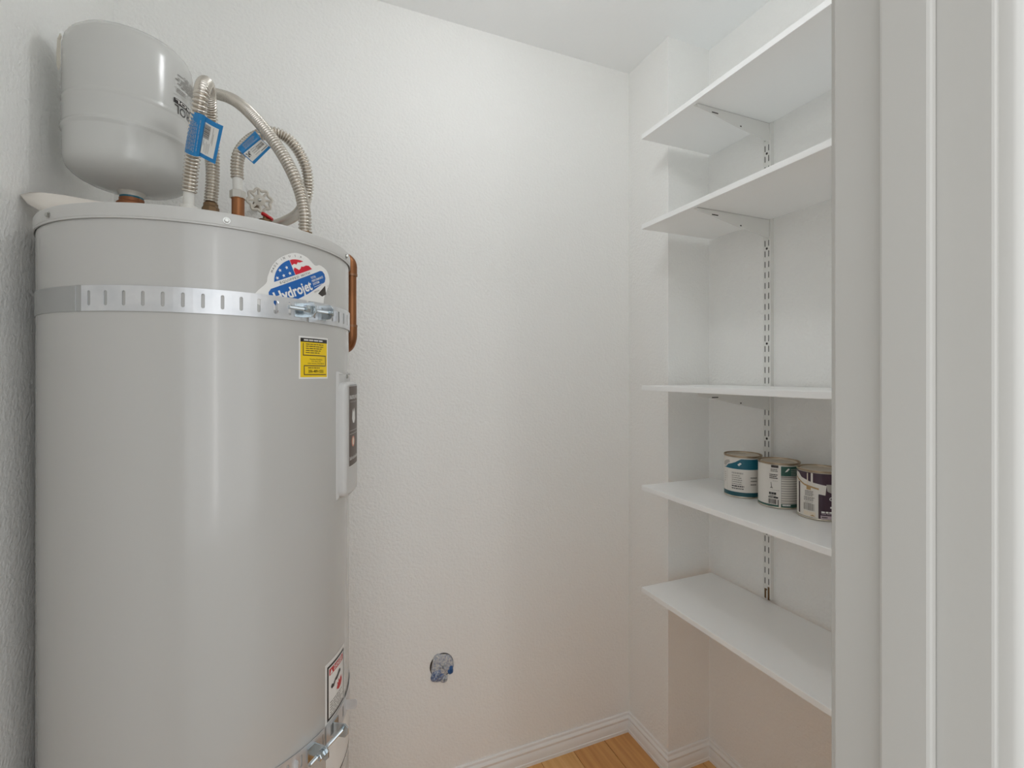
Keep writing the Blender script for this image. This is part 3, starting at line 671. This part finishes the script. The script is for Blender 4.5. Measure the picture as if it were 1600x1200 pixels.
k = MB(); k.tube([vc, Vector((vc.x-.012, YB-.03, vc.z+.003)), Vector((vc.x-.014, YB+.002, vc.z+.003))], .008, 16); k.build('stem', M['brass'], gv, smooth=True)
rc = P(414.5, 338.5, 1.10)
bv = empty('ball_valve', (rc.x, rc.y, LZ1), 'small red lever handle peeking over the heater lid', 'valve')
k = MB(); k.lathe([(.011, LZ1+.0002), (.011, rc.z-.024), (.014, rc.z-.022), (.014, rc.z-.008), (.005, rc.z-.007), (.005, rc.z+.002)], (rc.x, rc.y, 0), 16); k.build('valve_body', M['brass'], bv, smooth=True, auto=30)
k = MB(); dv = Vector((.7, -.1, -.42)).normalized(); qq = dv.to_track_quat('Z', 'Y').to_matrix()
k.lathe([(.003, -.009), (.0062, -.007), (.0068, 0), (.006, .014), (.0045, .018)], rc+Vector((0, 0, .003)), 16, qq @ Matrix.Diagonal((1.2, .7, 1))); k.build('lever', M['red'], bv, smooth=True)
pc = Vector((.0845, 1.1985, 0)); PR = .0111
dp = empty('discharge_pipe', (pc.x, pc.y, 1.38), 'brown copper discharge pipe running down the right side of the heater', 'pipe')
zt_, zb_ = 1.606, 1.412
vo_ = Vector((-.8, .35, 0)).normalized(); 
arc = [Vector((pc.x, pc.y, zb_+.02)), Vector((pc.x, pc.y, zt_-.03)), Vector((pc.x, pc.y, zt_-.016))]
def bend(c, d1, d2, r, n=8): return [c+d1*(r-r*math.sin(PI/2*i/n))+d2*(r-r*math.cos(PI/2*i/n)) for i in range(n+1)]
top = bend(Vector((pc.x, pc.y, zt_)), Vector((0, 0, -1)), vo_, .022)
k = MB(); k.tube([Vector((pc.x, pc.y, zb_+.018)), Vector((pc.x, pc.y, zt_-.022))], PR, 24); k.build('pipe', M['copper'], dp, smooth=True)
k = MB(); k.tube([Vector((pc.x, pc.y, zt_-.040))]+top+[top[-1]+vo_*.012], PR+.0014, 24); el = k.build('elbow', M['copper'], dp, smooth=True)
k = MB(); k.tube([Vector((pc.x, pc.y, zt_-.044)), Vector((pc.x, pc.y, zt_-.039))], PR+.0022, 24); k.build('solder_ring', M['solder'], el, smooth=True)
k = MB(); k.tube([top[-1]+vo_*.01, top[-1]+vo_*.10], PR, 24); k.build('pipe', M['copper'], dp, smooth=True)
v2 = Vector((-.35, .9, -.25)).normalized(); bot = bend(Vector((pc.x, pc.y, zb_-.012)), Vector((0, 0, 1)), v2, .022)
k = MB(); k.tube([Vector((pc.x, pc.y, zb_+.030))]+bot+[bot[-1]+v2*.012], PR+.0014, 24); el = k.build('elbow', M['copper'], dp, smooth=True)
k = MB(); k.tube([Vector((pc.x, pc.y, zb_+.029)), Vector((pc.x, pc.y, zb_+.034))], PR+.0022, 24); k.build('solder_ring', M['solder'], el, smooth=True)
k = MB(); k.tube([bot[-1]+v2*.01, bot[-1]+v2*((YB-bot[-1].y)/v2.y)], PR, 24); k.build('pipe', M['copper'], dp, smooth=True)

# ------------------------------------------------------------------ white plastic sheet tucked behind the lid
rows = [
 [Vector((-.449, 1.075, 1.640)), Vector((-.43, 1.085, 1.638)), Vector((-.405, 1.095, 1.630)), Vector((-.375, 1.095, 1.618)), Vector((-.335, 1.095, 1.605)), Vector((-.285, 1.10, 1.596))],
 [P(32, 305, .800), P(67, 302, .812), P(100, 306, .818), P(127, 311, .822), P(160, 316.5, .812), P(200, 320, .795)],
 [P(33, 306.5, .797), P(66, 309, .806), P(97, 311, .810), P(125, 314, .813), P(160, 318.5, .803), P(200, 321.5, .786)],
 [P(44, 319, .802), P(66, 331, .796), P(96, 331, .788), P(127, 326, .785), P(160, 323, .780), P(200, 324, .772)],
]
mb = MB(); nr, nc = len(rows), len(rows[0])
mb.add([p for r in rows for p in r], [(j*nc+i, j*nc+i+1, (j+1)*nc+i+1, (j+1)*nc+i) for j in range(nr-1) for i in range(nc-1)])
ps = mb.build('plastic_sheet', M['plastic'], None, rows[1][3], smooth=True, auto=24)
tag(ps, 'white folded plastic sheet tucked between the heater lid and the left wall', 'plastic sheet')
m_ = ps.modifiers.new('solid', 'SOLIDIFY'); m_.thickness = .0012

# ------------------------------------------------------------------ stuffed hole in the back wall
pg = Vector((.3712, YB, .4115))
pl = empty('wall_plug', pg, 'round hole in the back wall stuffed with a crumpled blue and white wad', 'wall plug')
def blob(cx, cz, rx, rz, dep, seed, name, m, half=None):
    r = random.Random(seed); mb = MB(); n, R_ = 26, 7; ph = [r.uniform(0, 6.28) for _ in range(8)]; vs = []
    for j in range(R_+1):
        q = j/R_
        for i in range(n):
            a = 2*PI*i/n; w_ = 1+.07*math.sin(3*a+ph[0])+.05*math.sin(5*a+ph[1])
            d = dep*(1-q**2)**.6 + (.0035*math.sin(7*a+5*q+ph[2])*math.sin(9*q+ph[3]+2*a))*(1-q)
            vs.append((pg.x+cx+rx*q*w_*math.cos(a), YB-.001-max(d, 0.0), pg.z+cz+rz*q*w_*math.sin(a)))
    mb.add(vs, [(j*n+i, j*n+(i+1) % n, (j+1)*n+(i+1) % n, (j+1)*n+i) for j in range(R_) for i in range(n)]); return mb.build(name, m, pl, smooth=True, auto=30)
k = MB(); k.lathe([(.030, 0), (.0375, .0008), (.0375, -.001)], (pg.x-.0005, YB-.0012, pg.z+.007), 32, Matrix.Rotation(PI/2, 3, 'X')); k.build('hole_edge', M['dark'], pl)
blob(.0005, .0055, .0365, .0395, .010, 3, 'wad', M['plug']); blob(-.013, -.019, .022, .025, .013, 9, 'wad', M['plug_blue']); blob(.0265, -.011, .0105, .017, .012, 5, 'tape_fold', M['blue_tape']); blob(.006, -.036, .014, .013, .009, 6, 'wad', M['plug'])

# ------------------------------------------------------------------ shelving
SX0, SX1, SY0, SY1, ST = .9560, 1.2450, .335, 1.2335, .0156
SB = [2.0690, 1.7850, 1.2775, .9630, .6420]
names = ['top melamine shelf, highest of the five, just under the ceiling', 'second melamine shelf from the top, seen from below, no cans on it', 'middle melamine shelf at eye level, edge-on to the view',
         'melamine shelf carrying the three paint cans', 'lowest empty melamine shelf, seen from above']
UY = 1.0165
shelf0 = None
for z, nm in zip(SB, names):
    if shelf0 is None:
        k = MB(); k.box(SX0, SX1, SY0, SY1, z, z+ST); s_ = shelf0 = k.build('wall_shelf', M['shelf'], None, ((SX0+SX1)/2, (SY0+SY1)/2, z), bevel=.0012)
    else:
        s_ = shelf0.copy(); COL.objects.link(s_); s_.location.z = z
    tag(s_, 'white ' + nm, 'shelf', 'white shelves in the alcove')
# slotted upright with real slots
up = empty('shelf_upright', (XA, UY, .60), 'white slotted metal upright screwed to the alcove back wall', 'shelf upright')
k = MB(); xf = XA-.0125; th = .0012; W2 = .0128; zlo, zhi = .665, 2.16
PIT = 1/32; pitch = .0313; hole0 = 1.4193
slots = []; zz = hole0+pitch/2
while zz-.009 > zlo+.01: zz -= pitch
zz += pitch
while zz+.009 < zhi: slots.append(zz); zz += pitch
ys = [-W2, -.0074, -.0050, .0050, .0074, W2]
def face(y0, y1, z0, z1):
    k.add([(xf, UY+y0, z0), (xf, UY+y1, z0), (xf, UY+y1, z1), (xf, UY+y0, z1)], [(0, 1, 2, 3)])
for y0, y1 in ((ys[0], ys[1]), (ys[2], ys[3]), (ys[4], ys[5])): face(y0, y1, zlo, zhi)
for y0, y1 in ((ys[1], ys[2]), (ys[3], ys[4])):
    prev = zlo
    for zc in slots: face(y0, y1, prev, zc-.0088); prev = zc+.0088
    face(y0, y1, prev, zhi)
for y in (-W2, W2): k.add([(xf, UY+y, zlo), (XA, UY+y, zlo), (XA, UY+y, zhi), (xf, UY+y, zhi)], [(0, 1, 2, 3)])
k.add([(xf, UY-W2, zhi), (XA, UY-W2, zhi), (XA, UY+W2, zhi), (xf, UY+W2, zhi)], [(0, 1, 2, 3)])
uo = k.build('slotted_channel', M['white_steel'], up)
k = MB(); k.box(XA-.0035, XA-.0006, UY-W2+.0005, UY+W2-.0005, zlo+.001, zhi-.001); k.box(xf+.0012, XA-.0035, UY-W2+.0003, UY-W2+.0009, zlo+.001, zhi-.001); k.box(xf+.0012, XA-.0035, UY+W2-.0009, UY+W2-.0003, zlo+.001, zhi-.001); k.box(xf+.0012, XA-.0035, UY-.0008, UY+.0008, zlo+.001, zhi-.001); k.build('slot_shade_liner', M['channel'], up)  # dark liner added as painted shade behind the slots
rx = Matrix.Rotation(-PI/2, 3, 'Y')
for i in range(-3, 3):
    zc = hole0+i*.2817
    if not zlo < zc < zhi: continue
    k = MB(); k.lathe([(.0034, 0), (.0034, .0006)], (xf+.0001, UY, zc), 16, rx); k.build('screw_hole', M['black'], up)
k = MB(); k.box(xf-.0016, xf+.004, UY-.009, UY-.004, .662, .700); k.lathe([(.003, 0), (.003, .003)], (xf+.0005, UY+.002, .690), 12, rx); k.box(xf-.001, xf+.004, UY+.002, UY+.0075, .664, .692); k.build('lower_clip', M['brass'], up)
# brackets
blab = ['under the top shelf', 'under the second shelf from the top', 'under the middle shelf at eye level', 'under the shelf of paint cans', 'under the lowest shelf']
br0 = None
def bracket(z, lab):
    r = empty('shelf_bracket', (xf, UY, z), 'white tapered steel bracket ' + lab, 'shelf bracket', 'shelf brackets on the upright')
    mb = MB(); Y0, Y1 = UY-.0078, UY-.0048; L0 = SX0+.012
    prof = [(L0, z-.0006), (L0-.001, z-.004), (L0+.004, z-.009), (L0+.05, z-.016), (L0+.15, z-.036), (xf-.004, z-.055), (xf-.0002, z-.056), (xf-.0002, z-.0006)]
    # plate with a slot: split round the hole
    mb.prism([(x, zz) for x, zz in prof], Y0, Y1, lambda x, zz, y: (x, y, zz)); p = mb.build('web', M['white_steel'], r)
    mb = MB(); mb.box(L0, xf-.001, UY-.0078, UY+.0062, z-.0012, z-.0002); mb.build('top_flange', M['white_steel'], r)
    mb = MB(); mb.box(L0+.052, L0+.075, Y0-.0003, Y0+.0002, z-.0150, z-.0122); mb.build('slot', M['channel'], p)
    mb = MB(); mb.box(L0+.158, L0+.163, Y0-.0003, Y0+.0002, z-.0335, z-.0300); mb.build('slot', M['channel'], p)
    mb = MB(); mb.box(xf-.0008, xf+.006, UY-.0074, UY-.0052, z-.050, z-.034); mb.box(xf-.0008, xf+.006, UY-.0074, UY-.0052, z-.019, z-.004); mb.build('hook', M['white_steel'], r)
    return r
for z, l_ in zip(SB, blab): bracket(z, l_)

# ------------------------------------------------------------------ paint cans
CR, CH = .0500, .1192; CZ = SB[3]+ST
def can(x, y, label, face):
    r = empty('paint_can', (x, y, CZ), label, 'paint can', 'quart paint cans on a shelf')
    c = (x, y, CZ)
    k = MB(); k.lathe([(CR-.003, .0), (CR, .001), (CR+.0006, .003), (CR, .0045), (CR-.0006, .006), (CR-.0006, CH-.007), (CR-.0002, CH-.005)], c, 64); k.build('body', M['can_steel'], r, smooth=True, auto=60)
    k = MB(); k.lathe([(CR-.0008, CH-.0055), (CR+.0008, CH-.0045), (CR+.0010, CH-.0015), (CR+.0002, CH), (CR-.0012, CH-.0003), (CR-.0022, CH-.0045), (CR-.0062, CH-.0055), (CR-.0062, CH-.010)], c, 64, caps=False); k.build('rim', M['can_edge'], r, smooth=True, auto=60)
    k = MB(); k.lathe([(.004, CH-.0085), (CR-.013, CH-.0088), (CR-.0105, CH-.0060), (CR-.0085, CH-.0022), (CR-.0068, CH-.0022), (CR-.0060, CH-.0055)], c, 64, caps=False); k.add([(x+.0042*math.cos(i*PI/8), y+.0042*math.sin(i*PI/8), CZ+CH-.0085) for i in range(16)], [tuple(range(16))]); k.build('lid', M['can_steel'], r, smooth=True, auto=60)
    ax, ay = -x, -y; base = math.atan2(ax, -ay)
    def S(u, v, lift=0):
        a = base+u/CR; rr = CR-.0006+lift; return Vector((x+rr*math.sin(a), y-rr*math.cos(a), CZ+v))
    st = Print(S); st.rect(-.100, .0030, .100, CH-.0065, face, .0003, nu=48); lb = st.build('label_wrap', r)
    return r, lb, S
def erow(st, u, v, w, n, p, th, m, seed): st.lines(u, v, w, n, p, th, m, .0009, seed)
r, lb, S = can(1.1535, 1.0240, 'quart paint can with teal band and white label, torn at its top', 'label')
st = Print(S); st.rect(-.0995, .081, .0995, CH-.009, 'teal', .0005, nu=48); st.rect(-.0995, .0032, .0995, .0165, 'deepteal', .0005, nu=48)
st.fill([(-.078, .081), (-.070, .0805), (-.052, .0835), (-.043, .092), (-.030, .096), (-.020, .1005), (-.010, .107), (-.004, CH-.009), (-.078, CH-.009)], 'label', .0008, .006)
st.fill([(-.066, .088), (-.052, .086), (-.045, .094), (-.036, .098), (-.038, .105), (-.050, .103), (-.062, .097)], 'lgrey', .0010, .006)
st.poly([(-.014, .094), (-.007, .100), (-.003, .097), (-.010, .090)], 'white', .0008)
st.rect(-.0465, .018, -.0460, .079, 'lgrey', .0008)
erow(st, -.0605, .068, .010, 5, .006, .002, 'lgrey', 41); erow(st, -.030, .072, .034, 1, .006, .0045, 'lgrey', 42); erow(st, -.030, .063, .032, 5, .0058, .0017, 'grey', 43)
erow(st, -.030, .0345, .040, 1, .006, .0032, 'black', 44); erow(st, -.030, .0275, .040, 1, .006, .0026, 'dark', 45); erow(st, .020, .060, .02, 3, .0095, .003, 'grey', 46)
st.build('label_print', lb)
r, lb, S = can(1.1550, .9090, 'quart paint can with white label and dark green panel', 'label')
st = Print(S); st.rect(.004, .086, .0995, CH-.0085, 'green', .0005, nu=24); st.rect(.004, .0032, .0995, .0135, 'green', .0005, nu=24); st.rect(-.0995, .0032, -.0, .0095, 'green', .0005, nu=24)
st.rect(.004, .0825, .0995, .0845, 'dark', .0006, nu=24); st.rect(.004, .0145, .0995, .081, 'lgrey', .0005, nu=24)
for i in range(10): st.rect(.006, .0175+i*.0063, .0985, .0200+i*.0063, 'label', .0008, nu=24)
st.rect(.0035, .0060, .0048, CH-.0085, 'white', .0009)
st.poly([(.014, .096), (.018, .102), (.022, .106), (.026, .105), (.020, .098)], 'white', .0009); erow(st, .029, .104, .022, 4, .0045, .0015, 'lgrey', 51); erow(st, .008, .0125, .020, 1, .004, .004, 'white', 52)
st.rect(-.018, .1060, -.001, .1125, 'dark', .0008); erow(st, -.019, .1025, .018, 2, .0042, .0026, 'grey', 53); erow(st, -.022, .089, .020, 3, .0045, .0024, 'dark', 54)
st.poly([(-.021, .052), (-.018, .056), (-.019, .068), (-.0175, .068), (-.016, .056), (-.013, .052)], 'grey', .0008); erow(st, -.014, .072, .016, 1, .004, .0012, 'lgrey', 55); erow(st, -.020, .048, .022, 1, .004, .0012, 'lgrey', 56)
erow(st, -.023, .0415, .024, 1, .004, .0058, 'black', 57); erow(st, -.022, .0335, .018, 1, .004, .0022, 'grey', 58); st.rect(-.0125, .0265, -.0015, .0305, 'black', .0009); st.rect(-.025, .0265, -.0135, .0305, 'grey', .0009)
st.bars(-.025, .0115, .020, .0125, 'black', 10, .0009); st.rect(-.0025, .0095, -.0005, .0235, 'dark', .0009)
st.build('label_print', lb)
r, lb, S = can(1.1550, .7950, 'dark purple quart paint can with white label, half hidden by the door frame', 'purple')
st = Print(S)
st.fill([(-.0985, .0060), (-.0035, .0060), (-.0035, .064), (.010, .062), (.0125, .085), (-.020, .0905), (-.045, .0985), (-.055, .108), (-.0985, .111)], 'label', .0005, .006)
st.rect(-.0555, .010, -.0495, .086, 'maroon', .0008); st.rect(-.0040, .0060, -.0015, .062, 'maroon', .0007)
st.fill([(-.066, .094), (-.036, .080), (-.003, .0735), (-.003, .0775), (-.036, .084), (-.066, .098)], 'tan', .0008, .006); st.rect(-.030, .071, -.020, .079, 'tan', .0009)
st.rect(-.0290, .084, -.0265, .111, 'cream', .0008); st.rect(-.0200, .082, -.0155, .112, 'label', .0008)
erow(st, -.034, .0685, .022, 4, .0034, .0018, 'grey', 61); erow(st, -.037, .0535, .026, 3, .0034, .0018, 'grey', 62); erow(st, -.034, .0425, .022, 2, .0034, .0014, 'lgrey', 63)
st.bars(-.038, .0215, .026, .0165, 'grey', 14, .0009); st.rect(-.038, .0085, -.010, .0185, 'cream', .0007); st.fill([(-.022, .0085), (-.016, .0125), (-.010, .0085)], 'tan', .0010)
st.fill([(.014, .072), (.012, .088), (.050, .088), (.050, .068), (.022, .068)], 'lgrey', .0007, .006)
st.text('C', .018, .050, 0, .0085, 'white', .0009, bold=.02); erow(st, .020, .036, .03, 1, .004, .004, 'white', 65)
erow(st, .002, .024, .05, 1, .004, .0040, 'white', 66); erow(st, .002, .0185, .05, 1, .004, .0014, 'lilac', 67); st.rect(.0005, .0058, .0985, .0140, 'lilac', .0008, nu=24); erow(st, .003, .0115, .012, 1, .004, .003, 'dark', 68)
st.build('label_print', lb)
